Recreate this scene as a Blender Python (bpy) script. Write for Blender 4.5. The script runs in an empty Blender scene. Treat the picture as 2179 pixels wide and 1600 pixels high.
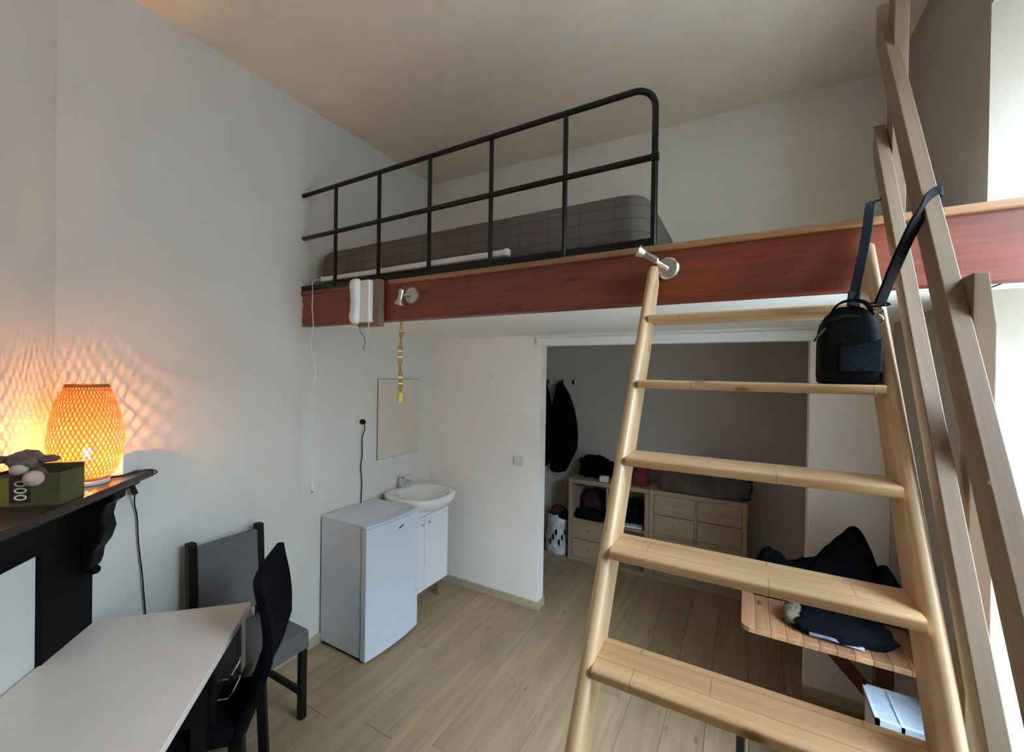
import bpy, bmesh, math, random
from mathutils import Vector, Matrix, noise
rnd = random.Random(7)
S = bpy.context.scene
C = S.collection

# ------------------------------------------------------------------ camera
F_PX, YAW, PITCH, ROLL, CAM_H = 889.494, 0.509640, -0.005254, 0.015725, 1.82
_f = Vector((-math.sin(YAW)*math.cos(PITCH), math.cos(YAW)*math.cos(PITCH), math.sin(PITCH)))
_r = Vector((math.cos(YAW), math.sin(YAW), 0)); _u = _r.cross(_f)
RT = _r*math.cos(ROLL)+_u*math.sin(ROLL); UP = -_r*math.sin(ROLL)+_u*math.cos(ROLL); FW = _f
cam_d = bpy.data.cameras.new('camera'); cam = bpy.data.objects.new('camera', cam_d); C.objects.link(cam)
cam_d.sensor_fit = 'HORIZONTAL'; cam_d.sensor_width = 36.0; cam_d.lens = F_PX/2179*36.0; cam_d.clip_start = 0.02
cam.matrix_world = Matrix(((RT.x, UP.x, -FW.x, 0), (RT.y, UP.y, -FW.y, 0), (RT.z, UP.z, -FW.z, CAM_H), (0, 0, 0, 1)))
S.camera = cam

# ------------------------------------------------------------------ world, light, exposure
W = bpy.data.worlds.new('world'); S.world = W; W.use_nodes = True
bgn = W.node_tree.nodes['Background']
bgn.inputs[0].default_value = (0.60, 0.79, 1.0, 1); bgn.inputs[1].default_value = 7.4
S.view_settings.view_transform = 'Standard'; S.view_settings.look = 'None'
S.view_settings.gamma = 1.0; S.view_settings.use_curve_mapping = False
S.view_settings.exposure = 2.66
# room measures (metres): X along the beam, Y into the room, Z up
XW, XR, YP, ZC, YN = -2.469, 0.68, 2.92, 3.503, 4.30
YB, YF = 1.66, -1.2
WY0, WY1, WZ0, WZ1 = 0.64, 1.948, 0.70, 3.05      # window opening in the right wall
portal_d = bpy.data.lights.new('window_portal', 'AREA'); portal_d.shape = 'RECTANGLE'
portal_d.size = WY1-WY0; portal_d.size_y = WZ1-WZ0; portal_d.cycles.is_portal = True
portal = bpy.data.objects.new('window_portal', portal_d); C.objects.link(portal)
portal.matrix_world = Matrix.Translation((1.24, (WY0+WY1)/2, (WZ0+WZ1)/2)) @ Matrix(((0, 0, 1, 0), (1, 0, 0, 0), (0, 1, 0, 0), (0, 0, 0, 1)))

# ------------------------------------------------------------------ materials
def newmat(name):
    m = bpy.data.materials.new(name); m.use_nodes = True
    nt = m.node_tree; b = nt.nodes['Principled BSDF']; return m, nt, b
def N(nt, t, **kw):
    n = nt.nodes.new(t)
    for k, v in kw.items(): setattr(n, k, v)
    return n
def plain(name, col, rough=.5, metal=0, var=.06, scale=14, bump=0, bscale=180, spec=.5, coat=0, emit=None, stretch=None):
    m, nt, b = newmat(name)
    tc = N(nt, 'ShaderNodeTexCoord'); no = N(nt, 'ShaderNodeTexNoise'); no.inputs['Scale'].default_value = scale
    src = tc.outputs['Object']
    if stretch:
        mp = N(nt, 'ShaderNodeMapping'); mp.inputs['Scale'].default_value = stretch
        nt.links.new(src, mp.inputs[0]); src = mp.outputs[0]
    nt.links.new(src, no.inputs['Vector'])
    r = N(nt, 'ShaderNodeValToRGB'); r.color_ramp.elements[0].position = .3; r.color_ramp.elements[1].position = .7
    r.color_ramp.elements[0].color = tuple(c*(1-var) for c in col)+(1,); r.color_ramp.elements[1].color = tuple(min(1, c*(1+var)) for c in col)+(1,)
    nt.links.new(no.outputs[0], r.inputs[0]); nt.links.new(r.outputs[0], b.inputs['Base Color'])
    b.inputs['Roughness'].default_value = rough; b.inputs['Metallic'].default_value = metal
    b.inputs['Specular IOR Level'].default_value = spec; b.inputs['Coat Weight'].default_value = coat
    if bump:
        n2 = N(nt, 'ShaderNodeTexNoise'); n2.inputs['Scale'].default_value = bscale; n2.inputs['Detail'].default_value = 4
        nt.links.new(tc.outputs['Object'], n2.inputs['Vector'])
        bp = N(nt, 'ShaderNodeBump'); bp.inputs['Strength'].default_value = bump; bp.inputs['Distance'].default_value = .01
        nt.links.new(n2.outputs[0], bp.inputs['Height']); nt.links.new(bp.outputs[0], b.inputs['Normal'])
    if emit:
        b.inputs['Emission Color'].default_value = emit[0]+(1,); b.inputs['Emission Strength'].default_value = emit[1]
    return m
def wood(name, light, dark, axis='X', tilt=0, rough=.5, grain=9, knots=True, coat=0, rand=.12, streak=.35, knot_col=(.12, .05, .02), joints=False):
    """long grain along an axis of the object; tilt turns the Y-Z plane"""
    m, nt, b = newmat(name)
    tc = N(nt, 'ShaderNodeTexCoord'); oi = N(nt, 'ShaderNodeObjectInfo')
    rot = N(nt, 'ShaderNodeMapping'); rot.inputs['Rotation'].default_value = (-tilt, 0, 0)
    nt.links.new(tc.outputs['Object'], rot.inputs[0])
    add = N(nt, 'ShaderNodeVectorMath', operation='MULTIPLY_ADD'); add.inputs[1].default_value = (13, 17, 11)
    cmb = N(nt, 'ShaderNodeCombineXYZ')
    for i in range(3): nt.links.new(oi.outputs['Random'], cmb.inputs[i])
    nt.links.new(cmb.outputs[0], add.inputs[0]); nt.links.new(rot.outputs[0], add.inputs[2])
    st = {'X': (.6, 1, 1), 'Y': (1, .6, 1), 'Z': (1, 1, .6)}[axis]
    mp = N(nt, 'ShaderNodeMapping'); mp.inputs['Scale'].default_value = tuple(s*grain if s == 1 else s for s in st)
    nt.links.new(add.outputs[0], mp.inputs[0])
    n1 = N(nt, 'ShaderNodeTexNoise'); n1.inputs['Scale'].default_value = 3.0; n1.inputs['Detail'].default_value = 6; n1.inputs['Distortion'].default_value = .6
    nt.links.new(mp.outputs[0], n1.inputs['Vector'])
    mp2 = N(nt, 'ShaderNodeMapping'); mp2.inputs['Scale'].default_value = tuple(s*grain*5 if s == 1 else s*2 for s in st)
    nt.links.new(add.outputs[0], mp2.inputs[0])
    n2 = N(nt, 'ShaderNodeTexNoise'); n2.inputs['Scale'].default_value = 3.0; n2.inputs['Detail'].default_value = 3
    nt.links.new(mp2.outputs[0], n2.inputs['Vector'])
    mx = N(nt, 'ShaderNodeMix', data_type='FLOAT'); mx.inputs[0].default_value = streak
    nt.links.new(n1.outputs[0], mx.inputs[2]); nt.links.new(n2.outputs[0], mx.inputs[3])
    r = N(nt, 'ShaderNodeValToRGB'); r.color_ramp.elements[0].position = .34; r.color_ramp.elements[1].position = .66
    r.color_ramp.elements[0].color = dark+(1,); r.color_ramp.elements[1].color = light+(1,)
    nt.links.new(mx.outputs[0], r.inputs[0]); col = r.outputs[0]
    if knots:
        mp3 = N(nt, 'ShaderNodeMapping'); mp3.inputs['Scale'].default_value = tuple(9 if s == 1 else 4.2 for s in st)
        nt.links.new(add.outputs[0], mp3.inputs[0])
        vo = N(nt, 'ShaderNodeTexVoronoi'); vo.inputs['Scale'].default_value = 1.0
        nt.links.new(mp3.outputs[0], vo.inputs['Vector'])
        kr = N(nt, 'ShaderNodeValToRGB'); kr.color_ramp.elements[0].position = .06; kr.color_ramp.elements[1].position = .13
        kr.color_ramp.elements[0].color = (1, 1, 1, 1); kr.color_ramp.elements[1].color = (0, 0, 0, 1)
        nt.links.new(vo.outputs['Distance'], kr.inputs[0])
        k2 = N(nt, 'ShaderNodeMix', data_type='RGBA'); nt.links.new(kr.outputs[0], k2.inputs[0])
        nt.links.new(col, k2.inputs[6]); k2.inputs[7].default_value = knot_col+(1,); col = k2.outputs[2]
    if joints:
        jm = N(nt, 'ShaderNodeMapping'); jm.inputs['Location'].default_value = (.31, .013, 0); nt.links.new(add.outputs[0], jm.inputs[0])
        jb = N(nt, 'ShaderNodeTexBrick'); jb.offset = .37
        for k, v in (('Scale', 1.0), ('Mortar Size', .0011), ('Mortar Smooth', .3), ('Brick Width', .41), ('Row Height', .062)): jb.inputs[k].default_value = v
        jb.inputs['Color1'].default_value = (1, 1, 1, 1); jb.inputs['Color2'].default_value = (.93, .91, .88, 1); jb.inputs['Mortar'].default_value = (.55, .45, .38, 1)
        nt.links.new(jm.outputs[0], jb.inputs['Vector'])
        jx = N(nt, 'ShaderNodeMix', data_type='RGBA', blend_type='MULTIPLY'); jx.inputs[0].default_value = 1
        nt.links.new(col, jx.inputs[6]); nt.links.new(jb.outputs['Color'], jx.inputs[7]); col = jx.outputs[2]
    hv = N(nt, 'ShaderNodeHueSaturation'); mr = N(nt, 'ShaderNodeMapRange')
    mr.inputs[3].default_value = 1-rand; mr.inputs[4].default_value = 1+rand
    nt.links.new(oi.outputs['Random'], mr.inputs[0]); nt.links.new(mr.outputs[0], hv.inputs['Value'])
    nt.links.new(col, hv.inputs['Color']); nt.links.new(hv.outputs[0], b.inputs['Base Color'])
    b.inputs['Roughness'].default_value = rough; b.inputs['Coat Weight'].default_value = coat; b.inputs['Coat Roughness'].default_value = .25
    bp = N(nt, 'ShaderNodeBump'); bp.inputs['Strength'].default_value = .08; bp.inputs['Distance'].default_value = .004
    nt.links.new(mx.outputs[0], bp.inputs['Height']); nt.links.new(bp.outputs[0], b.inputs['Normal'])
    return m

M = {}
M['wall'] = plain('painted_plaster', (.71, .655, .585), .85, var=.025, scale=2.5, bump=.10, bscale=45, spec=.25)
M['wallup'] = plain('painted_plaster_upper_brightened', (.84, .765, .655), .85, var=.025, scale=2.5, bump=.10, bscale=45, spec=.25)  # wall plaster brightened for the window light on the loft back wall
M['wallb'] = plain('painted_plaster_light_raised', (.91, .84, .755), .8, var=.02, scale=2.5, bump=.06, bscale=45, spec=.3)  # lighter copy of the wall paint, standing in for lamp light
M['ceil'] = plain('lamp_tinted_ceiling', (.90, .745, .59), .9, var=.03, scale=2, bump=.08, bscale=40, spec=.2)  # warm tint puts lamp and wood bounce light into the ceiling colour
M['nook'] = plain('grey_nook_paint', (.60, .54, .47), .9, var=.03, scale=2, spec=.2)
M['trimw'] = plain('white_trim', (.80, .78, .74), .45, var=.03)
M['base'] = wood('baseboard_oak', (.55, .44, .30), (.46, .36, .24), 'X', knots=False, rough=.5)
M['oak'] = wood('oak_laminate', (.445, .305, .175), (.315, .208, .115), 'Y', rough=.42, grain=7, rand=.10, knots=True, knot_col=(.26, .18, .10))
M['seam'] = plain('dark_seam', (.16, .11, .07), .8)
TILT = math.atan(1.547)
M['pineX'] = wood('pine_lengthwise', (.68, .43, .225), (.52, .295, .135), 'X', rough=.38, coat=.2, rand=.06, knot_col=(.25, .10, .04), joints=True)
M['pineS'] = wood('pine_stringer', (.72, .475, .26), (.56, .335, .165), 'Y', tilt=TILT, rough=.38, coat=.25, rand=.05, knot_col=(.28, .12, .05))
M['pineR'] = wood('pine_raw_rail', (.285, .185, .112), (.205, .128, .074), 'Y', tilt=math.atan(1.78), rough=.6, rand=.05, knot_col=(.10, .06, .04))
M['pineZ'] = wood('pine_raw_post', (.28, .18, .108), (.20, .124, .07), 'Z', rough=.6, rand=.05)
M['pineY'] = wood('pine_board', (.40, .20, .095), (.27, .12, .052), 'Y', rough=.45, rand=.22, coat=.2)
M['beam'] = wood('mahogany_stain', (.25, .045, .013), (.125, .022, .007), 'X', rough=.45, grain=6, coat=.12, rand=.02, knot_col=(.05, .012, .006), streak=.45)
M['ledge'] = wood('brown_ledge', (.38, .19, .085), (.28, .13, .055), 'X', rough=.4, knots=False, rand=.02, coat=.2)
M['brace'] = wood('dark_red_brace', (.20, .07, .04), (.12, .04, .025), 'Z', rough=.5, knots=False)
M['board'] = wood('grey_brown_board', (.26, .17, .11), (.19, .12, .08), 'Z', rough=.6, knots=False)
M['black'] = plain('black_steel', (.005, .0045, .005), .36, var=.2, spec=.3)
M['soot'] = plain('black_fireplace_paint', (.0022, .0022, .0028), .5, var=.3, scale=8, bump=.15, bscale=30, spec=.12)
M['mantel'] = wood('dark_mantel_wood', (.030, .013, .006), (.014, .006, .003), 'X', rough=.32, knots=False, coat=.25, rand=.0)
M['white'] = plain('white_enamel', (.80, .79, .77), .32, var=.01)
M['fridge'] = plain('fridge_white', (.68, .715, .77), .38, var=.01, bump=.02, bscale=300)
M['ceramic'] = plain('white_ceramic', (.86, .84, .81), .10, var=.01, coat=.6)
M['chrome'] = plain('chrome', (.75, .74, .72), .12, metal=1, var=.02)
M['steel'] = plain('brushed_steel', (.62, .58, .52), .28, metal=1, var=.15, scale=60, stretch=(1, 1, 12))
M['mirror'] = plain('mirror_glass', (.86, .85, .80), .03, metal=1, var=.0)
M['plastic'] = plain('white_plastic', (.80, .78, .75), .35, var=.02)
M['ivory'] = plain('ivory_plastic', (.70, .66, .57), .4, var=.02)
M['blackp'] = plain('black_plastic', (.004, .004, .0045), .4, var=.2, spec=.25)
M['matt'] = None
M['darkcloth'] = plain('black_cloth', (.0035, .0035, .005), .9, var=.35, scale=20, bump=.3, bscale=120, spec=.1)
M['navycloth'] = plain('navy_cloth', (.0022, .0026, .0045), .9, var=.5, scale=12, bump=.5, bscale=60, spec=.1)
M['redcloth'] = plain('dark_red_cloth', (.045, .009, .011), .9, var=.4, scale=15, bump=.3)
M['red'] = plain('red_fabric', (.15, .012, .014), .8, var=.3, scale=20)
M['greycloth'] = plain('grey_brown_cloth', (.10, .078, .065), .95, var=.35, scale=9, bump=.3)
M['tan'] = plain('tan_cloth', (.40, .33, .24), .95, var=.3, scale=15)
M['seat'] = plain('grey_upholstery', (.135, .125, .125), .9, var=.08, scale=60, bump=.25, bscale=500)
M['darkwood'] = plain('espresso_wood', (.007, .0045, .0045), .45, spec=.2, var=.3, stretch=(1, 1, 8))
M['desk'] = plain('desk_laminate', (.87, .73, .63), .36, var=.015)
M['deskedge'] = plain('desk_edge', (.82, .84, .86), .4, var=.02)
M['drawer'] = plain('black_drawer', (.006, .0045, .004), .35, var=.25)
M['kall'] = wood('light_oak_shelf', (.44, .32, .205), (.36, .255, .16), 'X', rough=.5, knots=False, rand=.04)
M['gold'] = plain('amber_sticky_paper', (.42, .24, .04), .18, var=.25, coat=.8)
M['lime'] = plain('yellow_green_cap', (.62, .58, .10), .4, var=.2)
M['olive'] = plain('olive_card', (.085, .075, .020), .6, var=.3, scale=12)
M['yellow'] = plain('yellow_card', (.24, .16, .025), .6, var=.15)
M['cream'] = plain('cream_print', (.78, .70, .58), .6, var=.03)
M['labelb'] = plain('dark_label', (.035, .016, .014), .5, var=.1)
M['plush'] = plain('grey_brown_plush', (.17, .12, .09), .95, var=.35, scale=50, bump=.5, bscale=220)
M['plushw'] = plain('pinkish_plush', (.62, .45, .38), .95, var=.12, scale=40, bump=.4, bscale=200)
M['clearfilm'] = plain('clear_film', (.12, .13, .15), .2, var=.3, scale=30)
M['clearbag'] = plain('white_carrier_bag', (.58, .58, .60), .35, var=.35, scale=16, bump=.5, bscale=40)
M['grey'] = plain('grey_plastic', (.20, .20, .20), .5)
M['bagbody'] = plain('black_nylon', (.0032, .0035, .005), .75, spec=.15, var=.25, bump=.25, bscale=300)
M['bagpanel'] = plain('slate_nylon', (.012, .016, .026), .75, spec=.15, var=.2, bump=.2, bscale=300)
M['bagstrap'] = plain('slate_webbing', (.020, .026, .038), .8, spec=.15, var=.25, bump=.3, bscale=350)
M['heater'] = plain('white_grille', (.36, .38, .42), .4, var=.02)

def make_mattress_mat():
    m, nt, b = newmat('quilted_grey_fabric')
    tc = N(nt, 'ShaderNodeTexCoord')
    mp = N(nt, 'ShaderNodeMapping'); mp.inputs['Rotation'].default_value = (math.pi/2, 0, 0)
    nt.links.new(tc.outputs['Object'], mp.inputs[0])
    br = N(nt, 'ShaderNodeTexBrick'); br.offset = 0
    for k, v in (('Scale', 1.0), ('Mortar Size', .004), ('Mortar Smooth', .6), ('Brick Width', .15), ('Row Height', .055)): br.inputs[k].default_value = v
    br.inputs['Color1'].default_value = (.150, .124, .104, 1); br.inputs['Color2'].default_value = (.138, .114, .096, 1); br.inputs['Mortar'].default_value = (.115, .095, .08, 1)
    nt.links.new(mp.outputs[0], br.inputs['Vector']); nt.links.new(br.outputs['Color'], b.inputs['Base Color'])
    no = N(nt, 'ShaderNodeTexNoise'); no.inputs['Scale'].default_value = 400; nt.links.new(tc.outputs['Object'], no.inputs['Vector'])
    bp = N(nt, 'ShaderNodeBump'); bp.inputs['Strength'].default_value = .25; bp.inputs['Distance'].default_value = .004
    nt.links.new(no.outputs[0], bp.inputs['Height'])
    bp2 = N(nt, 'ShaderNodeBump'); bp2.inputs['Strength'].default_value = .5; bp2.inputs['Distance'].default_value = .006; bp2.invert = True
    nt.links.new(br.outputs['Fac'], bp2.inputs['Height']); nt.links.new(bp.outputs[0], bp2.inputs['Normal']); nt.links.new(bp2.outputs[0], b.inputs['Normal'])
    b.inputs['Roughness'].default_value = .95; b.inputs['Specular IOR Level'].default_value = .2
    return m
M['matt'] = make_mattress_mat()
def make_bamboo():
    m, nt, b = newmat('bamboo_strip')
    out = nt.nodes['Material Output']
    d = N(nt, 'ShaderNodeBsdfDiffuse'); d.inputs[0].default_value = (.46, .22, .07, 1)
    t = N(nt, 'ShaderNodeBsdfTranslucent'); t.inputs[0].default_value = (.50, .18, .035, 1)
    mx = N(nt, 'ShaderNodeMixShader'); mx.inputs[0].default_value = .22
    nt.links.new(d.outputs[0], mx.inputs[1]); nt.links.new(t.outputs[0], mx.inputs[2]); nt.links.new(mx.outputs[0], out.inputs[0])
    return m
M['bamboo'] = make_bamboo()
def make_glass():
    m, nt, b = newmat('window_glass'); out = nt.nodes['Material Output']
    t = N(nt, 'ShaderNodeBsdfTransparent'); t.inputs[0].default_value = (.96, .98, .98, 1)
    g = N(nt, 'ShaderNodeBsdfGlossy'); g.inputs['Roughness'].default_value = .02
    mx = N(nt, 'ShaderNodeMixShader'); mx.inputs[0].default_value = .06
    nt.links.new(t.outputs[0], mx.inputs[1]); nt.links.new(g.outputs[0], mx.inputs[2]); nt.links.new(mx.outputs[0], out.inputs[0])
    return m
M['glass'] = make_glass()
M['bulb'] = plain('lit_bulb', (1, .9, .7), .4, emit=((1.0, .78, .42), 12.0))
M['lens'] = plain('frosted_lamp_glass', (.78, .82, .88), .15, var=.05, coat=.5)

# ------------------------------------------------------------------ mesh helpers
OFF = {}
class MB:
    def __init__(s): s.v = []; s.f = []
    def add(s, vs, fs):
        o = len(s.v); s.v += [Vector(p) for p in vs]; s.f += [tuple(i+o for i in f) for f in fs]; return s
    def box(s, a, b):
        x0, y0, z0 = (min(a[i], b[i]) for i in range(3)); x1, y1, z1 = (max(a[i], b[i]) for i in range(3))
        return s.add([(x0, y0, z0), (x1, y0, z0), (x1, y1, z0), (x0, y1, z0), (x0, y0, z1), (x1, y0, z1), (x1, y1, z1), (x0, y1, z1)],
                     [(0, 3, 2, 1), (4, 5, 6, 7), (0, 1, 5, 4), (1, 2, 6, 5), (2, 3, 7, 6), (3, 0, 4, 7)])
    def prism(s, pts, ext):
        n = len(pts); e = Vector(ext); P = [Vector(p) for p in pts]
        return s.add(P+[p+e for p in P], [tuple(reversed(range(n)))]+[tuple(range(n, 2*n))]+[(i, (i+1) % n, n+(i+1) % n, n+i) for i in range(n)])
    def loft(s, rings, closed=True, cap=True):
        n = len(rings[0]); o = []
        vs = [p for r in rings for p in r]; fs = []
        for k in range(len(rings)-1):
            for i in range(n if closed else n-1):
                j = (i+1) % n; fs.append((k*n+i, k*n+j, (k+1)*n+j, (k+1)*n+i))
        if cap and closed: fs += [tuple(reversed(range(n))), tuple(range((len(rings)-1)*n, len(rings)*n))]
        return s.add(vs, fs)
    def tube(s, path, r, n=10, cap=True):
        P = [Vector(p) for p in path]; rings = []; a = None
        for i, p in enumerate(P):
            t = (P[min(i+1, len(P)-1)]-P[max(i-1, 0)]).normalized()
            if a is None: a = t.orthogonal().normalized()
            a = (a-t*a.dot(t)).normalized(); b = t.cross(a)
            rr = r[i] if isinstance(r, (list, tuple)) else r
            rings.append([p+(a*math.cos(q)+b*math.sin(q))*rr for q in (2*math.pi*k/n for k in range(n))])
        return s.loft(rings, cap=cap)
    def lathe(s, prof, origin, axis=(0, 0, 1), n=24, cap=True):
        ax = Vector(axis).normalized(); a = ax.orthogonal().normalized(); b = ax.cross(a); o = Vector(origin)
        return s.loft([[o+ax*h+(a*math.cos(q)+b*math.sin(q))*max(r, 1e-4) for q in (2*math.pi*k/n for k in range(n))] for r, h in prof], cap=cap)
    def strap(s, path, side, w, th):
        P = [Vector(p) for p in path]; rings = []
        for i, p in enumerate(P):
            t = (P[min(i+1, len(P)-1)]-P[max(i-1, 0)]).normalized(); sd = Vector(side[i] if isinstance(side, list) else side)
            sd = (sd-t*sd.dot(t)).normalized(); nn = t.cross(sd)
            ww = w[i] if isinstance(w, list) else w
            rings.append([p+sd*ww/2+nn*th/2, p-sd*ww/2+nn*th/2, p-sd*ww/2-nn*th/2, p+sd*ww/2-nn*th/2])
        return s.loft(rings)
    def blob(s, c, rad, amp=.15, freq=2.5, seed=0, nu=28, nv=16, flat=None, pw=1.0):
        c = Vector(c); rings = []
        for i in range(nv+1):
            th = math.pi*(i/nv); ring = []
            for k in range(nu):
                ph = 2*math.pi*k/nu
                d = Vector((math.sin(th)*math.cos(ph), math.sin(th)*math.sin(ph), math.cos(th)))
                e = Vector(tuple(math.copysign(abs(q)**pw, q) for q in d))
                q = 1+amp*noise.noise(d*freq+Vector((seed*3.7, seed*1.3, seed)))+amp*.5*noise.noise(d*freq*2.7+Vector((seed, 9, seed*2)))
                p = Vector((e.x*rad[0], e.y*rad[1], e.z*rad[2]))*q
                if flat is not None and p.z < flat: p.z = flat+(p.z-flat)*.02
                ring.append(c+p)
            rings.append(ring)
        rings[0] = [rings[0][0]+(q-rings[0][0])*.02 for q in rings[0]]
        return s.loft(rings)
    def xf(s, mat):
        s.v = [mat @ p for p in s.v]; return s
    def build(s, name, mat, parent=None, bevel=0, seg=2, smooth=True, sharp=15):
        off = OFF.get(parent.name, Vector()) if parent else Vector()
        me = bpy.data.meshes.new(name); bm = bmesh.new()
        vs = [bm.verts.new(p-off) for p in s.v]
        for f in s.f:
            try: bm.faces.new([vs[i] for i in f])
            except ValueError: pass
        bmesh.ops.recalc_face_normals(bm, faces=bm.faces)
        if bevel:
            es = [e for e in bm.edges if len(e.link_faces) == 2 and e.calc_face_angle(0) > .6]
            bmesh.ops.bevel(bm, geom=es, offset=bevel, segments=seg, profile=.5, affect='EDGES', clamp_overlap=True)
        for f in bm.faces: f.smooth = smooth
        bm.to_mesh(me); bm.free()
        if smooth: me.set_sharp_from_angle(angle=math.radians(sharp))
        me.materials.append(M[mat] if isinstance(mat, str) else mat)
        o = bpy.data.objects.new(name, me); C.objects.link(o)
        if parent: o.parent = parent
        OFF[o.name] = off
        return o
def tag(o, label, cat, group=None):
    o['label'] = label; o['category'] = cat
    if group: o['group'] = group
    return o
def thing(name, label, cat, loc, group=None):
    o = bpy.data.objects.new(name, None); C.objects.link(o); o.empty_display_size = .05; o.location = loc
    OFF[o.name] = Vector(loc); return tag(o, label, cat, group)
def struct(name, mb, mat, parent=None, bevel=0, **k):
    o = mb.build(name, mat, parent, bevel, **k)
    if not parent: o['kind'] = 'structure'
    return o
def bx(a, b): return MB().box(a, b)
def arc(c, r, a0, a1, n, u=(1, 0, 0), v=(0, 0, 1)):
    c, u, v = Vector(c), Vector(u), Vector(v)
    return [c+(u*math.cos(a0+(a1-a0)*i/n)+v*math.sin(a0+(a1-a0)*i/n))*r for i in range(n+1)]
def smoothpath(pts, k=6):
    P = [Vector(p) for p in pts]; out = []
    for i in range(len(P)-1):
        p0, p1, p2, p3 = P[max(i-1, 0)], P[i], P[i+1], P[min(i+2, len(P)-1)]
        for j in range(k):
            t = j/k
            out.append(.5*((2*p1)+(p2-p0)*t+(2*p0-5*p1+4*p2-p3)*t*t+(3*p1-p0-3*p2+p3)*t**3))
    return out+[P[-1]]
# the corner fireplace wall stands at 45 degrees: s runs along it, d out of it
DO, DU, DN = Vector((XW, .579, 0)), Vector((.70711, -.70711, 0)), Vector((.70711, .70711, 0))
def dg(s_, d, z): return DO+DU*s_+DN*d+Vector((0, 0, z))
def dbox(s0, s1, d0, d1, z0, z1): return MB().prism([dg(s0, d0, z0), dg(s1, d0, z0), dg(s1, d1, z0), dg(s0, d1, z0)], (0, 0, z1-z0))

# ------------------------------------------------------------------ the setting
fl = struct('floor', bx((XW-.2, YF-.1, -.10), (XR+.4, YN+.1, -.010)), 'seam', smooth=False)
PW, PL = .193, 1.285
x = XW; col = 0
while x < XR+.3:
    x1 = min(x+PW, XR+.35); y = YF-((col*.47) % 1)*PL; col += 1
    while y < YN:
        a, b_ = max(y, YF), min(y+PL, YN)
        if b_-a > .02:
            p = MB().box((x+.0007, a+.0007, -.012), (x1-.0007, b_-.0007, 0)).build('plank', 'oak', fl, bevel=.0012, seg=1, smooth=False)
        y += PL
    x = x1
struct('ceiling', bx((XW-.2, YF-.1, ZC), (XR+.7, YP+.25, ZC+.08)), 'ceil', smooth=False)
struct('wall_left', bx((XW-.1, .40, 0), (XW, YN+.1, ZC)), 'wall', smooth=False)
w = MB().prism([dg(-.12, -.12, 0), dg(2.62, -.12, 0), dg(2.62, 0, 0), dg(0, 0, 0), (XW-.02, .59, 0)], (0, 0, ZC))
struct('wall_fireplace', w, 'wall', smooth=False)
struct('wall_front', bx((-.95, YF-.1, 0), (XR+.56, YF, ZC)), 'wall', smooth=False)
# back wall: partition with a wide opening into the nook
JX0, JX1, LZ = -1.376, .322, 2.040
w = MB().box((XW, YP, 0), (JX0, YP+.10, 2.14)).box((JX1, YP, 0), (XR+.34, YP+.10, 2.14)).box((JX0, YP, LZ), (JX1, YP+.10, 2.14))
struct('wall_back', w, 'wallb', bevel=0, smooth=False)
w = MB().prism([(XW-.05, YP, 2.2), (XR+.3, YP+.088, 2.2), (XR+.3, YP+.25, 2.2), (XW-.05, YP+.25, 2.2)], (0, 0, ZC-2.2))
struct('wall_back_upper', w, 'wallup', smooth=False)
struct('trim_1', bx((-1.408, YP-.022, 2.036), (.345, YP+.01, 2.097)), 'trimw', bevel=.004)
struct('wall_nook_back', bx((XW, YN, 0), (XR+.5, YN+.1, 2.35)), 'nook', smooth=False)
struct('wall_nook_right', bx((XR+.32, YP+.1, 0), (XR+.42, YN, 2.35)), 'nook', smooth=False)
struct('ceiling_nook', bx((XW, YP+.1, 2.30), (XR+.5, YN+.1, 2.38)), 'wall', smooth=False)
# right wall round the tall window
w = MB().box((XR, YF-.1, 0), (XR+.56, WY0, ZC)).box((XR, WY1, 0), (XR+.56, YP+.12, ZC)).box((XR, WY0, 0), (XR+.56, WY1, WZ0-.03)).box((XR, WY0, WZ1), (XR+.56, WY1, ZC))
struct('wall_right', w, plain('rough_plaster_shade_darkened', (.42, .355, .29), .9, var=.05, scale=5, bump=.14, bscale=28, spec=.15), smooth=False)  # plaster colour darkened to carry the shade on this wall
win = MB()
for y in (WY0, (WY0+WY1)/2-.03, WY1-.06): win.box((1.15, y, WZ0), (1.21, y+.06, WZ1))
for z in (WZ0, 2.42, WZ1-.06): win.box((1.152, WY0, z), (1.208, WY1, z+.06))
wo = struct('window_1', win, 'trimw', bevel=.003)
for i in range(2):
    for z0, z1 in ((WZ0+.06, 2.42), (2.48, WZ1-.06)):
        y0 = WY0+.06+i*((WY1-WY0)/2-.03)
        MB().box((1.176, y0, z0), (1.182, y0+(WY1-WY0)/2-.09+(.0 if i else .0), z1)).build('pane', 'glass', wo, smooth=False)
MB().box((XR-.03, WY0-.02, WZ0-.03), (1.15, WY1, WZ0)).build('sill', plain('grey_sill', (.42, .42, .42), .6), wo, bevel=.004)
struct('ground_outside', bx((1.2, -30, -.60), (60, 30, -.50)), plain('outside_ground', (.30, .29, .27), .9), smooth=False)
struct('wall_facade_opposite', bx((9.0, -25, -.5), (9.5, 30, 5.6)), plain('facade_render', (.36, .34, .32), .9), smooth=False)
# baseboards
struct('baseboard_left', bx((XW, .62, 0), (XW+.014, 2.92, .065)), wood('baseboard_oak_y', (.55, .44, .30), (.46, .36, .24), 'Y', knots=False), bevel=.003)
bb = MB().box((XW+.014, YP-.014, 0), (JX0+.014, YP, .062)).box((JX0, YP, 0), (JX0+.014, YP+.10, .062))
struct('baseboard_back', bb, 'base', bevel=.003)
struct('baseboard_back_right', bx((JX1-.012, YP-.014, 0), (XR, YP, .062)), 'base', bevel=.003)
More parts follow.
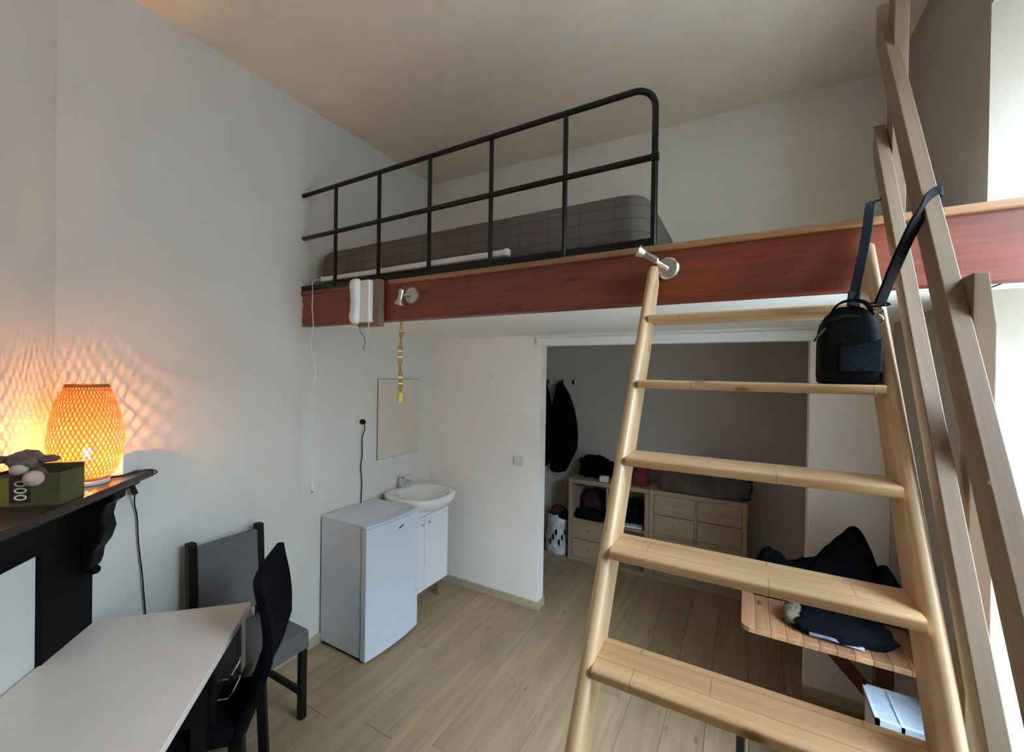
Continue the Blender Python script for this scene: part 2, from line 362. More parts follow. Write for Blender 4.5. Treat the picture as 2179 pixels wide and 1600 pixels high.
# mezzanine platform
pf = MB().box((XW, YB+.06, 2.118), (XR, YP+.09, 2.315)).box((XR-.01, YB+.06, 2.118), (1.145, WY1, 2.315))
struct('ceiling_mezzanine', pf, 'wallb', smooth=False)
struct('trim_2', bx((XR-.02, 1.95, 2.315), (XR, YP+.06, 2.385)), 'ledge', bevel=.003)

# ------------------------------------------------------------------ beam, railing, bed
bmt = thing('mezzanine_beam', 'long dark red-brown stained wooden beam carrying the mezzanine edge', 'beam', (-.9, YB+.03, 2.098))
MB().box((XW, YB, 2.098), (1.145, YB+.06, 2.296)).build('beam_board', 'beam', bmt, bevel=.003)
MB().box((-1.70, YB-.016, 2.293), (1.145, YB+.075, 2.317)).build('edge_strip', 'ledge', bmt, bevel=.005)
MB().box((XW, YB-.004, 2.296), (-1.70, YB+.075, 2.316)).build('end_strip', 'beam', bmt, bevel=.003)
pe = MB()
for i in range(9):
    z = 2.10+i*.021; pe.prism([(XW+.001, YB-.0015, z), (XW+.012+rnd.random()*.022, YB-.0015, z+rnd.random()*.004), (XW+.010+rnd.random()*.012, YB-.0015, z+.019), (XW+.001, YB-.0015, z+.02)], (0, .003, 0))
pe.build('peeled_paint', 'wall', bmt, smooth=False)

rl = thing('guard_railing', 'black tubular steel guard railing along the loft bed', 'railing', (-1.4, YB+.02, 2.316))
RY = YB+.005
top = [(XW+.005, RY, 2.925), (-.40, RY, 2.934)]+[tuple(p) for p in arc((-.40, RY, 2.852), .082, math.pi/2, 0, 8)][1:]+[(-.317, RY, 2.32)]
MB().tube(top, .0125, 12).build('top_rail', 'black', rl)
MB().tube([(XW+.02, RY-.004, 2.651), (-.312, RY-.004, 2.660)], .0128, 12).build('middle_rail', 'black', rl)
for xx in (-2.157, -1.795, -1.433, -1.060, -.687): MB().tube([(xx, RY+.002, 2.32), (xx, RY+.002, 2.928)], .0108, 10).build('post', 'black', rl)
MB().lathe([(0, -.015), (.019, -.012), (.019, .012), (0, .015)], (-.315, RY-.004, 2.660), (1, 0, 0), 12).build('collar', 'black', rl)
MB().box((XW, RY-.004, 2.317), (-.305, RY+.03, 2.352)).build('base_bar', 'black', rl, bevel=.002)

bb_ = thing('slatted_bed_base', 'pale wooden slats under the grey mattress on the loft', 'bed base', (-1.4, 2.2, 2.316))
for y in (1.80, 2.68): MB().box((-2.43, y, 2.316), (-.36, y+.03, 2.352)).build('side_rail', 'darkcloth', bb_, bevel=.003)
for i in range(20):
    xx = -2.40+i*.104
    MB().box((xx, 1.712, 2.352), (xx+.06, 2.76, 2.366)).build('slat', 'ivory', bb_, bevel=.002)
mt = thing('mattress', 'thick dark grey quilted mattress lying behind the railing', 'mattress', (-1.4, 2.2, 2.366))
def rrect(x0, x1, y0, y1, r, z, n=6):
    out = []
    for cx, cy, a in ((x1-r, y1-r, 0), (x0+r, y1-r, 90), (x0+r, y0+r, 180), (x1-r, y0+r, 270)):
        for i in range(n+1):
            q = math.radians(a+90*i/n); out.append((cx+r*math.cos(q), cy+r*math.sin(q), z))
    return out
rings = []
for ins, z in ((.02, 2.366), (.004, 2.374), (0, 2.39), (-.006, 2.46), (-.004, 2.53), (.004, 2.565), (.018, 2.582), (.05, 2.592)):
    rings.append(rrect(-2.44+ins, -.36-ins, 1.755+ins, 2.76-ins, .10, z))
MB().loft(rings).build('cover', 'matt', mt, sharp=60)
MB().strap([(-1.03, 1.7475, 2.385), (-1.03, 1.7455, 2.46), (-1.03, 1.7475, 2.53), (-1.03, 1.752, 2.562)], (1, 0, 0), .045, .004).build('handle_band', plain('mattress_band', (.10, .09, .082), .9), mt)

tl = thing('tube_light', 'long white tube light lying in front of the mattress, its cord hanging down', 'light', (-1.65, 1.73, 2.38))
MB().box((-2.335, 1.708, 2.380), (-.994, 1.736, 2.410)).build('housing', 'white', tl, bevel=.006)
for xx in (-2.345, -1.01): MB().box((xx, 1.706, 2.378), (xx+.022, 1.738, 2.413)).build('end_cap', 'plastic', tl, bevel=.004)
cord = smoothpath([(-2.34, 1.715, 2.395), (-2.365, 1.67, 2.375), (-2.33, 1.643, 2.30), (-2.322, 1.636, 2.20), (-2.315, 1.64, 2.075), (-2.344, 1.642, 1.989), (-2.306, 1.64, 1.902), (-2.286, 1.64, 1.788), (-2.328, 1.64, 1.672), (-2.30, 1.64, 1.587), (-2.332, 1.64, 1.411), (-2.314, 1.64, 1.20), (-2.309, 1.64, 1.13)], 6)
MB().tube(cord, .0028, 8).build('cord', 'plastic', tl)
pg = MB().box((-2.318, 1.631, 1.085), (-2.300, 1.649, 1.13)).build('plug', 'plastic', tl, bevel=.005)
MB().tube([(-2.314, 1.64, 1.087), (-2.314, 1.64, 1.068)], .0022, 6).tube([(-2.303, 1.64, 1.087), (-2.303, 1.64, 1.068)], .0022, 6).build('pin', 'grey', pg)

# intercom handset on its board
ic = thing('intercom_phone', 'white intercom handset on a brown board screwed to the beam', 'phone', (-1.80, YB-.02, 2.06))
MB().box((-1.90, YB-.042, 2.068), (-1.735, YB-.001, 2.322)).build('mounting_board', 'board', ic, bevel=.003)
MB().box((-1.865, YB-.075, 2.088), (-1.775, YB-.042, 2.318)).build('base_plate', 'plastic', ic, bevel=.008)
hs = []
for t, w_, dpt in ((0, .016, .018), (.04, .026, .034), (.15, .029, .042), (.3, .029, .034), (.5, .029, .030), (.7, .029, .034), (.86, .029, .042), (.96, .027, .034), (1, .018, .018)):
    z = 2.080+t*.246; cx = -1.872; y1 = YB-.070
    hs.append([(cx-w_, y1, z), (cx-w_*.96, y1-dpt*.7, z), (cx-w_*.5, y1-dpt, z), (cx+w_*.5, y1-dpt, z), (cx+w_*.96, y1-dpt*.7, z), (cx+w_, y1, z)])
MB().loft(hs).build('handset', 'plastic', ic, sharp=50)
cc = [(-1.80+.006*math.cos(i*.9)+(.02 if i < 3 else 0), YB-.06+.006*math.sin(i*.9), 2.085-i*.0022) for i in range(64)]
MB().tube([(-1.85, YB-.075, 2.09), (-1.845, YB-.07, 2.04), (-1.825, YB-.06, 2.01), (-1.815, YB-.06, 1.975), (-1.83, YB-.06, 1.95), (-1.82, YB-.06, 1.935)], .0026, 6).build('coiled_cord', 'grey', ic)
MB().tube([(-1.79, YB-.06, 2.092), (-1.792, YB-.06, 2.05)], .002, 6).build('wire', 'plastic', ic)

# spot lamps on the beam
def spot(x, z, hdir, hoff, label, lit):
    o = thing('wall_spot_lamp', label, 'lamp', (x, YB, z), 'steel spot lamps on the beam')
    MB().lathe([(0, .0), (.042, .0), (.043, .004), (.041, .012), (.034, .016), (0, .017)], (x, YB, z), (0, -1, 0), 32).build('wall_plate', 'steel', o)
    a = Vector((x, YB-.015, z)); hp = a+Vector(hoff)
    MB().tube([a, a+(hp-a)*.5, hp], .008, 10).build('arm', 'chrome', o)
    h = Vector(hdir).normalized()
    MB().lathe([(0, -.032), (.012, -.032), (.0135, -.028), (.0135, .018), (.0125, .022), (.017, .024), (.025, .046), (.0255, .05), (.0245, .05), (.016, .028), (0, .027)], hp, h, 24).build('head', 'steel', o)
    MB().lathe([(0, .030), (.020, .040), (.0235, .0475), (.018, .050), (0, .051)], hp, h, 20).build('lens', 'lens', o)
spot(-1.533, 2.222, (-.15, -.1, -1), (-.035, -.035, -.005), 'small steel spot lamp pointing down beside the intercom handset', False)
spot(-.262, 2.224, (-.75, -.35, .42), (-.055, -.05, .035), 'small steel spot lamp on the beam at the head of the ladder', False)

# sticky fly paper
fp = thing('fly_paper', 'twisted amber fly paper strip hanging from the beam', 'fly paper', (-1.64, 1.69, 1.66))
path = []; side = []; wd = []
for i in range(60):
    t = i/59; z = 2.098-.39*t; path.append((-1.642+.004*math.sin(t*9), 1.69, z)); q = .45+.95*math.sin(t*17); side.append((math.cos(q), math.sin(q), 0)); wd.append(.014 if t < .12 else .026)
MB().strap(path, side, wd, .0016).build('ribbon', 'gold', fp)
MB().lathe([(.002, 0), (.0145, .0), (.0155, .004), (.0155, .050), (.012, .054), (0, .055)], (-1.642, 1.69, 1.655), (0, 0, 1), 16).build('cartridge', 'lime', fp)

# ------------------------------------------------------------------ ladder
LM, LB = 1.547, -.2427
def lad(y): return LM*y+LB
ld = thing('ladder', 'varnished pine loft ladder with flat treads leaning on the beam', 'ladder', (0, .16, 0))
tdir = Vector((0, 1, LM)).normalized(); nrm = Vector((0, LM, -1)).normalized()    # up along / to the rear
for xa, xb in ((-.322, -.290), (.295, .327)):
    # rounded front nose profile, swept along the slope
    prof = []
    hw = (xb-xa)/2; cx = (xa+xb)/2
    for i in range(9):
        q = math.pi*i/8; prof.append((cx-hw*math.cos(q), -.016*math.sin(q)+.012))
    prof += [(xb, .098), (xb-.004, .102), (xa+.004, .102), (xa, .098)]
    rings = []
    y0 = -LB/LM; z_top = 2.20
    for k, (yy, sh) in enumerate(((y0, 0), (.5, 0), (1.0, 0), (1.45, 0), (1.592, 0), (1.604, .35), (1.610, .7))):
        ring = []
        for px, dp in prof:
            p = Vector((cx+(px-cx)*(1-sh*.25), yy, lad(yy)))+nrm*(dp+(.05-dp)*sh)
            p.y = min(p.y, YB-.0175)
            if k == 0: p = p+tdir*(-p.z/tdir.z)
            ring.append(p)
        rings.append(ring)
    MB().loft(rings).build('stringer', 'pineS', ld, sharp=45)
tz = [2.002, 1.782, 1.568, 1.360, 1.142]
st = .2165
zz = tz+[1.142-st*(i+1) for i in range(4)]
for z in zz:
    y = (z-LB)/LM if z not in tz else {2.002: 1.452, 1.782: 1.308, 1.568: 1.172, 1.360: 1.030, 1.142: .900}[z]
    pr_ = []
    for i in range(5):
        q = -math.pi/2-math.pi/2*i/4; pr_.append((y+.005+.008*math.cos(q), z+.006+.006*math.sin(q)))
    for i in range(5):
        q = math.pi-math.pi/2*i/4; pr_.append((y+.006+.009*math.cos(q), z+.018+.007*math.sin(q)))
    pr_ += [(y+.128, z+.025), (y+.131, z+.022), (y+.131, z+.003), (y+.128, z)]
    MB().prism([(-.2895, a, b) for a, b in pr_], (.584, 0, 0)).build('tread', 'pineX', ld, sharp=40)

# raw pine handrail beside the ladder
hr = thing('ladder_handrail', 'unfinished pine handrail with two slanting bars right of the ladder', 'handrail', (.37, .3, 0))
def slant(c, t, m, b, w_, ya, yb, plumb=False):
    n = Vector((0, m, -1)).normalized(); u = Vector((0, 1, m)).normalized(); rings = []
    for yy, top_ in ((ya, 0), (yb, 1)):
        f0 = Vector((0, yy, m*yy+b)); r0 = f0+n*w_
        if top_ and plumb: r0 = r0+u*((f0.y-r0.y)/u.y)
        if not top_: f0 = f0+u*(-f0.z/u.z); r0 = r0+u*(-r0.z/u.z)
        rings.append([f0+Vector((c, 0, 0)), f0+Vector((c+t, 0, 0)), r0+Vector((c+t, 0, 0)), r0+Vector((c, 0, 0))])
    return MB().loft(rings)
slant(.360, .031, 1.772, -.128, .068, .3, 1.80, True).build('upper_bar', 'pineR', hr, bevel=.002)
slant(.345, .030, 1.786, -.466, .050, .3, 1.735, True).build('lower_bar', 'pineR', hr, bevel=.002)
MB().box((.377, 1.672, 2.317), (.412, 1.735, 3.06)).build('post', 'pineZ', hr, bevel=.002)
MB().prism([(.391, 1.17, 1.02), (.426, 1.17, 1.02), (.426, 1.17, 1.93), (.414, 1.17, 2.035), (.391, 1.17, 2.035)], (0, .052, 0)).build('post', 'pineZ', hr, bevel=.002)
MB().box((.391, .66, 0), (.426, .71, 1.06)).build('post', 'pineZ', hr, bevel=.002)
sc = MB()
for z in (1.30,): sc.lathe([(0, 0), (.004, 0), (.003, .002), (0, .002)], (.359, 1.0, z+.35), (-1, 0, 0), 8)
sc.build('screw', 'steel', hr)

# ------------------------------------------------------------------ camera bag on the second tread
bg = thing('camera_bag', 'small black camera bag on the second tread, strap slung over the handrail', 'bag', (.235, 1.375, 1.807))
rings = []
for z, sx, sy in ((1.8075, .88, .85), (1.812, .97, .96), (1.83, 1.0, 1.0), (1.90, 1.0, 1.0), (1.945, .97, .97), (1.965, .90, .90), (1.985, .72, .78), (1.998, .52, .6), (2.005, .35, .4)):
    rings.append([(.228+(p[0])*sx, 1.372+p[1]*sy, p[2]) for p in rrect(-.062, .062, -.052, .052, .026, z)])
MB().loft(rings).build('body', 'bagbody', bg, sharp=60)
MB().prism([(.205, 1.316, 1.838), (.286, 1.316, 1.838), (.288, 1.316, 1.92), (.245, 1.316, 1.905), (.205, 1.316, 1.90)], (0, .006, 0)).build('front_pocket', 'bagpanel', bg, bevel=.004)
MB().prism([(.2925, 1.335, 1.835), (.2925, 1.41, 1.835), (.2925, 1.41, 1.93), (.2925, 1.335, 1.92)], (-.006, 0, 0)).build('side_pocket', 'bagpanel', bg, bevel=.002)
MB().tube(smoothpath([(.172, 1.33, 1.955), (.185, 1.318, 1.968), (.215, 1.318, 1.977), (.245, 1.322, 1.975)], 4), .0032, 6).build('zip', 'blackp', bg)
MB().tube([(.176, 1.325, 1.95), (.160, 1.315, 1.93), (.152, 1.312, 1.915)], .0028, 6).build('zip_pull', 'blackp', bg)
MB().strap(smoothpath([(.19, 1.36, 1.985), (.205, 1.35, 2.012), (.235, 1.345, 2.02), (.262, 1.35, 2.010), (.275, 1.36, 1.985)], 4), (0, 1, 0), .024, .005).build('grab_handle', 'bagbody', bg)
MB().tube([tuple(p) for p in arc((.281, 1.345, 1.968), .012, 0, 2*math.pi, 16)], .0022, 6).tube([tuple(p) for p in arc((.283, 1.343, 1.992), .009, 0, 2*math.pi, 14)], .0026, 6).build('swivel_clip', 'chrome', bg)
MB().tube(smoothpath([(.262, 1.34, 2.003), (.283, 1.337, 2.000), (.304, 1.338, 2.004), (.290, 1.342, 2.010), (.27, 1.342, 2.009), (.262, 1.34, 2.003)], 3), .0024, 6).build('d_ring', 'blackp', bg)
MB().strap([(.237, 1.36, 2.006), (.240, 1.37, 2.025), (.243, 1.38, 2.045)], (1, .3, 0), .026, .007).build('buckle', 'blackp', bg)
MB().strap(smoothpath([(.240, 1.37, 2.03), (.262, 1.43, 2.12), (.288, 1.50, 2.23), (.304, 1.555, 2.312), (.316, 1.60, 2.345), (.337, 1.615, 2.352)], 5), (.9, -.3, 0), .022, .003).build('webbing_strap', 'bagstrap', bg)
MB().strap(smoothpath([(.284, 1.338, 2.004), (.304, 1.328, 2.075), (.330, 1.322, 2.155), (.350, 1.322, 2.205)], 5), (.85, .5, 0), [.020]+[.024]*4+[.026]*6+[.027]*4+[.022], .007).build('shoulder_pad', 'bagbody', bg)
lp = [(.347, 1.322, 2.200), (.358, 1.328, 2.226), (.366, 1.334, 2.246), (.380, 1.342, 2.262), (.3945, 1.349, 2.268), (.3965, 1.375, 2.260), (.3955, 1.41, 2.238)]
MB().strap(smoothpath(lp, 4), [(.2, .4, -.9)]*25, .022, .0035).build('strap_loop', 'bagbody', bg)

# ------------------------------------------------------------------ left wall: mirror, socket, fridge, basin
mi = thing('wall_mirror', 'frameless rectangular mirror on the wall above the basin', 'mirror', (XW, 2.53, 1.14))
MB().box((XW+.001, 2.303, 1.141), (XW+.006, 2.765, 1.762)).build('glass', 'mirror', mi, smooth=False)
MB().box((XW+.0005, 2.3005, 1.1385), (XW+.0035, 2.7675, 1.7645)).build('backing', 'blackp', mi, smooth=False)
so = thing('wall_socket', 'small ivory wall socket left of the mirror', 'socket', (XW, 2.14, 1.41))
MB().box((XW, 2.098, 1.410), (XW+.008, 2.180, 1.492)).build('plate', 'ivory', so, bevel=.003)
MB().lathe([(.024, 0), (.024, .004), (.020, .005), (0, .004)], (XW+.007, 2.142, 1.45), (1, 0, 0), 20).build('insert', 'ivory', so)
fr = thing('fridge', 'small white under-counter fridge with a bowed door by the basin', 'fridge', (-2.24, 2.05, 0))
FY0, FY1, FZ = 1.815, 2.285, .856
MB().box((-2.455, FY0+.004, .022), (-2.078, FY1-.004, FZ)).build('body', 'fridge', fr, bevel=.004)
MB().box((-2.44, FY0+.02, .0), (-2.09, FY1-.02, .024)).build('plinth', 'blackp', fr)
MB().box((-2.082, FY0+.012, .03), (-2.062, FY1-.012, FZ-.012)).build('door_seal', 'grey', fr)
def bow(y): t = (y-FY0)/(FY1-FY0)*2-1; return -2.024+.020*(1-t*t)
ys = [FY0+(FY1-FY0)*i/14 for i in range(15)]
dr = MB().prism([(-2.068, FY1, .018), (-2.068, FY0, .018)]+[(bow(y), y, .018) for y in ys], (0, 0, FZ-.036)).build('door', 'fridge', fr, bevel=.004)
MB().prism([(-2.068, FY1, FZ-.016), (-2.068, FY0, FZ-.016)]+[(bow(y)-.006, y, FZ-.016) for y in ys], (0, 0, .0155)).build('top_trim', 'fridge', fr, smooth=False)
lg = MB()
for k, (ya, yb, dz) in enumerate(((2.075, 2.094, 0), (2.096, 2.116, .006))): lg.prism([(bow(ya)+.001, ya, .772+dz), (bow(yb)+.001, yb, .777+dz), (bow(yb)+.001, yb, .788+dz), (bow(ya)+.001, ya, .783+dz)], (-.002, 0, 0))
lg.build('badge', 'blackp', dr)
MB().tube(smoothpath([(XW+.04, 2.142, 1.44), (XW+.045, 2.143, 1.40), (XW+.018, 2.145, 1.33), (XW+.015, 2.150, 1.20), (XW+.015, 2.138, 1.12), (XW+.015, 2.150, 1.0), (XW+.012, 2.147, .84), (XW+.010, 2.146, .70)], 6), .0036, 8).build('power_cord', 'blackp', fr)
MB().lathe([(0, 0), (.017, 0), (.020, .004), (.019, .022), (.012, .034), (0, .036)], (XW+.011, 2.142, 1.45), (1, 0, 0), 18).build('plug', 'blackp', fr)

vb = thing('basin_cabinet', 'white two-door cabinet on short legs under the basin', 'cabinet', (-2.3, 2.52, 0))
CX_, CY0, CY1, CZ0, CZ1 = -2.125, 2.295, 2.758, .150, .780
MB().box((XW+.004, CY0, CZ0), (CX_-.018, CY1, CZ1)).build('carcass', 'white', vb, bevel=.002)
MB().box((CX_-.018, CY0, .727), (CX_-.002, CY1, CZ1)).build('top_rail', 'white', vb, bevel=.002)
for ya, yb, ky in ((CY0, 2.470, 2.435), (2.474, CY1, 2.515)):
    d_ = MB().box((CX_-.018, ya, CZ0), (CX_, yb, .723)).build('door', 'white', vb, bevel=.003)
    MB().lathe([(.004, 0), (.004, .008), (.010, .012), (.010, .017), (0, .019)], (CX_, ky, .665), (1, 0, 0), 14).build('knob', 'steel', d_)
for yy in (CY0+.05, CY1-.05):
    for xx in (-2.40, -2.19): MB().box((xx-.018, yy-.018, 0), (xx+.018, yy+.018, CZ0)).build('leg', 'steel', vb, bevel=.003)
ws = thing('wash_basin', 'white ceramic wash basin with a rounded front and chrome tap', 'basin', (-2.25, 2.53, .80))
def bas(t, k, z, cx=-2.22, cy=2.525, a=.262, b=.245):
    q = 2*math.pi*t; X = math.cos(q); Y = math.sin(q)
    e = 2.6; r_ = (abs(X)**e+abs(Y)**e)**(-1/e)
    px = cx+a*X*r_*k; py = cy+b*Y*r_*k
    if px < XW+.004: px = XW+.004
    return (px, py, z)
nb = 40
rings = [[bas(i/nb, k, z) for i in range(nb)] for k, z in ((.55, .782), (.80, .790), (.93, .815), (.985, .845), (1.0, .872), (.985, .882), (.93, .884))]
inner = [[(-2.185+(.195*kk)*math.cos(2*math.pi*i/nb), 2.525+(.205*kk)*math.sin(2*math.pi*i/nb), z) for i in range(nb)] for kk, z in ((1.0, .883), (.94, .872), (.80, .835), (.55, .802), (.2, .793), (.05, .792))]
MB().loft(rings+inner).build('bowl', 'ceramic', ws, sharp=70)
MB().lathe([(0, 0), (.011, 0), (.011, .002), (0, .003)], (-2.362, 2.49, .848), (1, 0, .25), 14).build('overflow', 'blackp', ws)
MB().lathe([(.022, 0), (.022, .006), (.016, .008), (0, .008)], (-2.185, 2.525, .793), (0, 0, 1), 16).build('drain', 'chrome', ws)
tp = MB().lathe([(.030, 0), (.032, .004), (.028, .010), (.027, .055), (.028, .075), (.023, .085), (0, .088)], (-2.412, 2.53, .880), (0, 0, 1), 18).build('tap', 'chrome', ws)
MB().tube(smoothpath([(-2.41, 2.53, .925), (-2.36, 2.53, .940), (-2.315, 2.53, .935), (-2.295, 2.53, .915)], 4), [.017, .0165, .016, .0155, .015, .015, .0145, .014, .014, .0135, .013, .013, .0125], 12).build('spout', 'chrome', tp)
MB().strap(smoothpath([(-2.425, 2.53, .968), (-2.39, 2.53, .978), (-2.345, 2.53, 1.000), (-2.320, 2.53, 1.008)], 4), (0, 1, 0), [.028]*6+[.022]*7, .007).build('lever', 'chrome', tp)

sw = thing('light_switch', 'small beige light switch on the partition beside the opening', 'switch', (-1.56, YP, 1.09))
MB().box((-1.600, YP-.009, 1.090), (-1.519, YP, 1.170)).build('frame', 'ivory', sw, bevel=.003)
MB().box((-1.590, YP-.012, 1.104), (-1.529, YP-.008, 1.160)).build('rocker', 'ivory', sw, bevel=.002)
hk = thing('wall_hook', 'tiny metal hook screwed to the partition above the basin', 'hook', (-1.816, YP, 1.79))
MB().tube(smoothpath([(-1.816, YP, 1.803), (-1.816, YP-.02, 1.803), (-1.806, YP-.026, 1.795), (-1.800, YP-.022, 1.812)], 4), .0035, 8).build('peg', 'steel', hk)

# ------------------------------------------------------------------ fireplace, mantel
fpz = thing('fireplace_surround', 'black painted corner fireplace surround with carved bracket and dark mantel shelf', 'fireplace', tuple(dg(.6, .1, 0)))
ZS = 1.362
shelf = [(-.118, .235), (-.128, .262), (-.122, .288), (-.104, .298), (1.34, .298), (1.34, .004), (.004, .004), (-.118, .126)]
MB().prism([dg(a, b, ZS-.030) for a, b in shelf], (0, 0, .030)).build('mantel_shelf', 'mantel', fpz, bevel=.006, seg=3)
mold = [(-.07, .21), (-.07, .265), (1.32, .265), (1.32, .01), (.01, .01), (-.07, .09)]
MB().prism([dg(a, b, ZS-.052) for a, b in mold], (0, 0, .022)).build('moulding', 'soot', fpz, bevel=.006)
dbox(.0, 1.24, .003, .135, 1.15, ZS-.05).build('frieze', 'soot', fpz, bevel=.004)
for a, b in ((-.02, .252), (.97, 1.265)):
    dbox(a, b, .003, .125, 0, 1.16).build('pilaster', 'soot', fpz, bevel=.005)
    # carved console: curved profile in d,z
    pf_ = [(.125, 1.31), (.235, 1.31), (.235, 1.27), (.205, 1.25), (.195, 1.20), (.205, 1.15), (.190, 1.10), (.165, 1.06), (.160, 1.02), (.150, .99), (.125, .985)]
    MB().prism([dg(a-.005, d, z) for d, z in pf_], tuple(DU*.085)).build('bracket', 'soot', fpz, bevel=.006)
fm = MB()
for (s0, s1, z0, z1) in ((-.052, -.006, 1.276, 1.292), (-.052, -.044, 1.215, 1.292), (-.052, -.006, 1.208, 1.222)):
    fm.prism([dg(s0, .150, z0), dg(s1, .150, z0), dg(s1, .175, z0), dg(s0, .175, z0)], (0, 0, z1-z0))
fm.build('bracket_frame', 'soot', fpz)
for s_, z in ((-.012, 1.02), (-.004, .97)): MB().blob(dg(s_, .14, z), (.018, .018, .018), .1).build('carved_knob', 'soot', fpz)
dbox(.25, .975, .085, .108, 0, 1.155).build('closing_panel', 'wall', fpz, smooth=False)

# lamp
LS, LD, LZ0 = .118, .178, ZS
lm = thing('table_lamp', 'glowing woven bamboo table lamp standing on the mantel shelf', 'lamp', tuple(dg(LS, LD, LZ0)))
lc = dg(LS, LD, 0)
MB().lathe([(0, 0), (.066, 0), (.068, .003), (.068, .014), (.058, .019), (.0, .020)], dg(LS, LD, LZ0), (0, 0, 1), 30).build('base', 'ivory', lm)
MB().lathe([(.012, .0), (.012, .05), (.018, .052), (.018, .075), (0, .076)], dg(LS, LD, LZ0+.019), (0, 0, 1), 16).build('socket', 'plastic', lm)
BZ = LZ0+.122
MB().blob(dg(LS, LD, BZ), (.013, .013, .018), 0).build('bulb', 'bulb', lm)
prof = [(.060, .020), (.080, .035), (.094, .065), (.104, .105), (.111, .150), (.1115, .185), (.106, .235), (.096, .285), (.083, .330), (.068, .370), (.060, .388)]
def shr(t):
    h = .020+t*(.388-.020)
    for (r0, h0), (r1, h1) in zip(prof, prof[1:]):
        if h <= h1+1e-9: k = (h-h0)/(h1-h0); k = k*k*(3-2*k)*.4+k*.6; return r0+(r1-r0)*k, h
    return prof[-1]
ns, sg = 46, 30
shd = MB()
for sgn in (1, -1):
    for k in range(ns):
        vs = []
        for i in range(sg+1):
            t = i/sg; r, h = shr(t); q = 2*math.pi*k/ns+sgn*t*1.55
            r += .0011*sgn*math.cos(i*math.pi)
            hwid = .0022/max(r, .03)
            for dq, dr_ in ((-hwid, 0), (hwid, 0)):
                vs.append(lc+Vector((math.cos(q+dq)*(r+dr_), math.sin(q+dq)*(r+dr_), LZ0+h)))
        shd.add(vs, [(2*i, 2*i+1, 2*i+3, 2*i+2) for i in range(sg)])
for h, r in ((.020, .0605), (.388, .0605), (.026, .066), (.381, .0635)):
    shd.tube([lc+Vector((r*math.cos(q), r*math.sin(q), LZ0+h)) for q in (2*math.pi*i/36 for i in range(37))], .0028, 6)
shd.build('shade', 'bamboo', lm, smooth=False)['kind'] = 'stuff'
pl_d = bpy.data.lights.new('lamp_light', 'POINT'); pl_d.energy = 30; pl_d.color = (1.0, .42, .11); pl_d.shadow_soft_size = .014
plo = bpy.data.objects.new('lamp_light', pl_d); C.objects.link(plo); plo.parent = lm; plo.location = (0, 0, .122)
cd = [dg(LS-.05, LD+.03, ZS+.004), dg(LS-.11, LD+.07, ZS+.004), dg(LS-.16, .27, ZS+.004), dg(LS-.20, .296, ZS+.003), dg(LS-.235, .30, ZS-.02), Vector((-2.425, .817, 1.30))]
MB().tube(smoothpath(cd, 5), .0028, 8).build('flex', 'blackp', lm)
sq = MB().box((-.011, -.010, -.028), (.011, .010, .028)).xf(Matrix.Translation((-2.43, .822, 1.268)) @ Matrix.Rotation(.32, 4, 'X')).build('inline_switch', 'blackp', lm, bevel=.004)
MB().tube(smoothpath([(-2.43, .829, 1.242), (-2.452, .836, 1.19), (-2.455, .847, 1.128), (-2.455, .852, 1.02), (-2.455, .863, .903), (-2.452, .868, .84), (-2.455, .881, .674), (-2.455, .90, .45), (-2.44, .95, .03)], 6), .0028, 8).build('flex', 'blackp', lm)
wb = MB().prism([dg(a, b, ZS) for a, b in ((-.118, .128), (-.115, .235), (.0, .235), (.0, .09), (-.02, .03))], (0, 0, .088)).build('white_box', 'white', bevel=.004)
tag(wb, 'plain white cardboard box behind the bamboo lamp on the mantel', 'box')
# printed carton with a plush toy
cb = thing('printed_carton', 'open yellow and olive printed carton on the mantel, dark label with white rings', 'carton', tuple(dg(.37, .19, ZS)))
cz = ZS
dbox(.408, .414, .085, .275, cz, cz+.105).build('front_panel', 'olive', cb)
dbox(.30, .306, .085, .275, cz, cz+.12).build('back_panel', 'olive', cb)
dbox(.306, .408, .085, .090, cz, cz+.105).build('side_panel', 'yellow', cb)
dbox(.306, .408, .270, .275, cz, cz+.105).build('side_panel', 'olive', cb)
dbox(.306, .408, .090, .270, cz, cz+.006).build('bottom', 'olive', cb)
dbox(.4135, .4155, .087, .145, cz+.004, cz+.095).build('yellow_print', 'yellow', cb)
lb = dbox(.4140, .4162, .145, .198, cz+.012, cz+.10).build('label_print', 'labelb', cb)
rg = MB()
for i in range(3):
    c0 = dg(.4165, .174, cz+.030+i*.0225)
    rg.tube([c0+DN*(.0145*math.cos(q))+Vector((0, 0, .0075*math.sin(q))) for q in (2*math.pi*k/18 for k in range(19))], .0024, 6)
rg.build('ring_print', 'cream', lb)
py = thing('plush_toy', 'grey-brown plush toy with a pale round muzzle sitting in the printed carton', 'plush toy', tuple(dg(.36, .16, ZS+.01)))
MB().blob(dg(.358, .165, ZS+.062), (.045, .045, .058), .1, 2, 3).build('body', 'plush', py)
MB().blob(dg(.365, .155, ZS+.142), (.046, .046, .034), .14, 2.5, 5).build('head', 'plush', py)
for dd, sd_ in ((.092, 1), (.214, 2)): MB().blob(dg(.362, dd, ZS+.146), (.026, .026, .012), .15, 2, sd_).build('ear', 'plush', py)
MB().blob(dg(.425, .213, ZS+.093), (.025, .025, .025), .05, 2, 1).build('paw', 'plushw', py)
MB().blob(dg(.402, .16, ZS+.118), (.022, .022, .018), .05, 2, 1).build('muzzle', 'plushw', py)

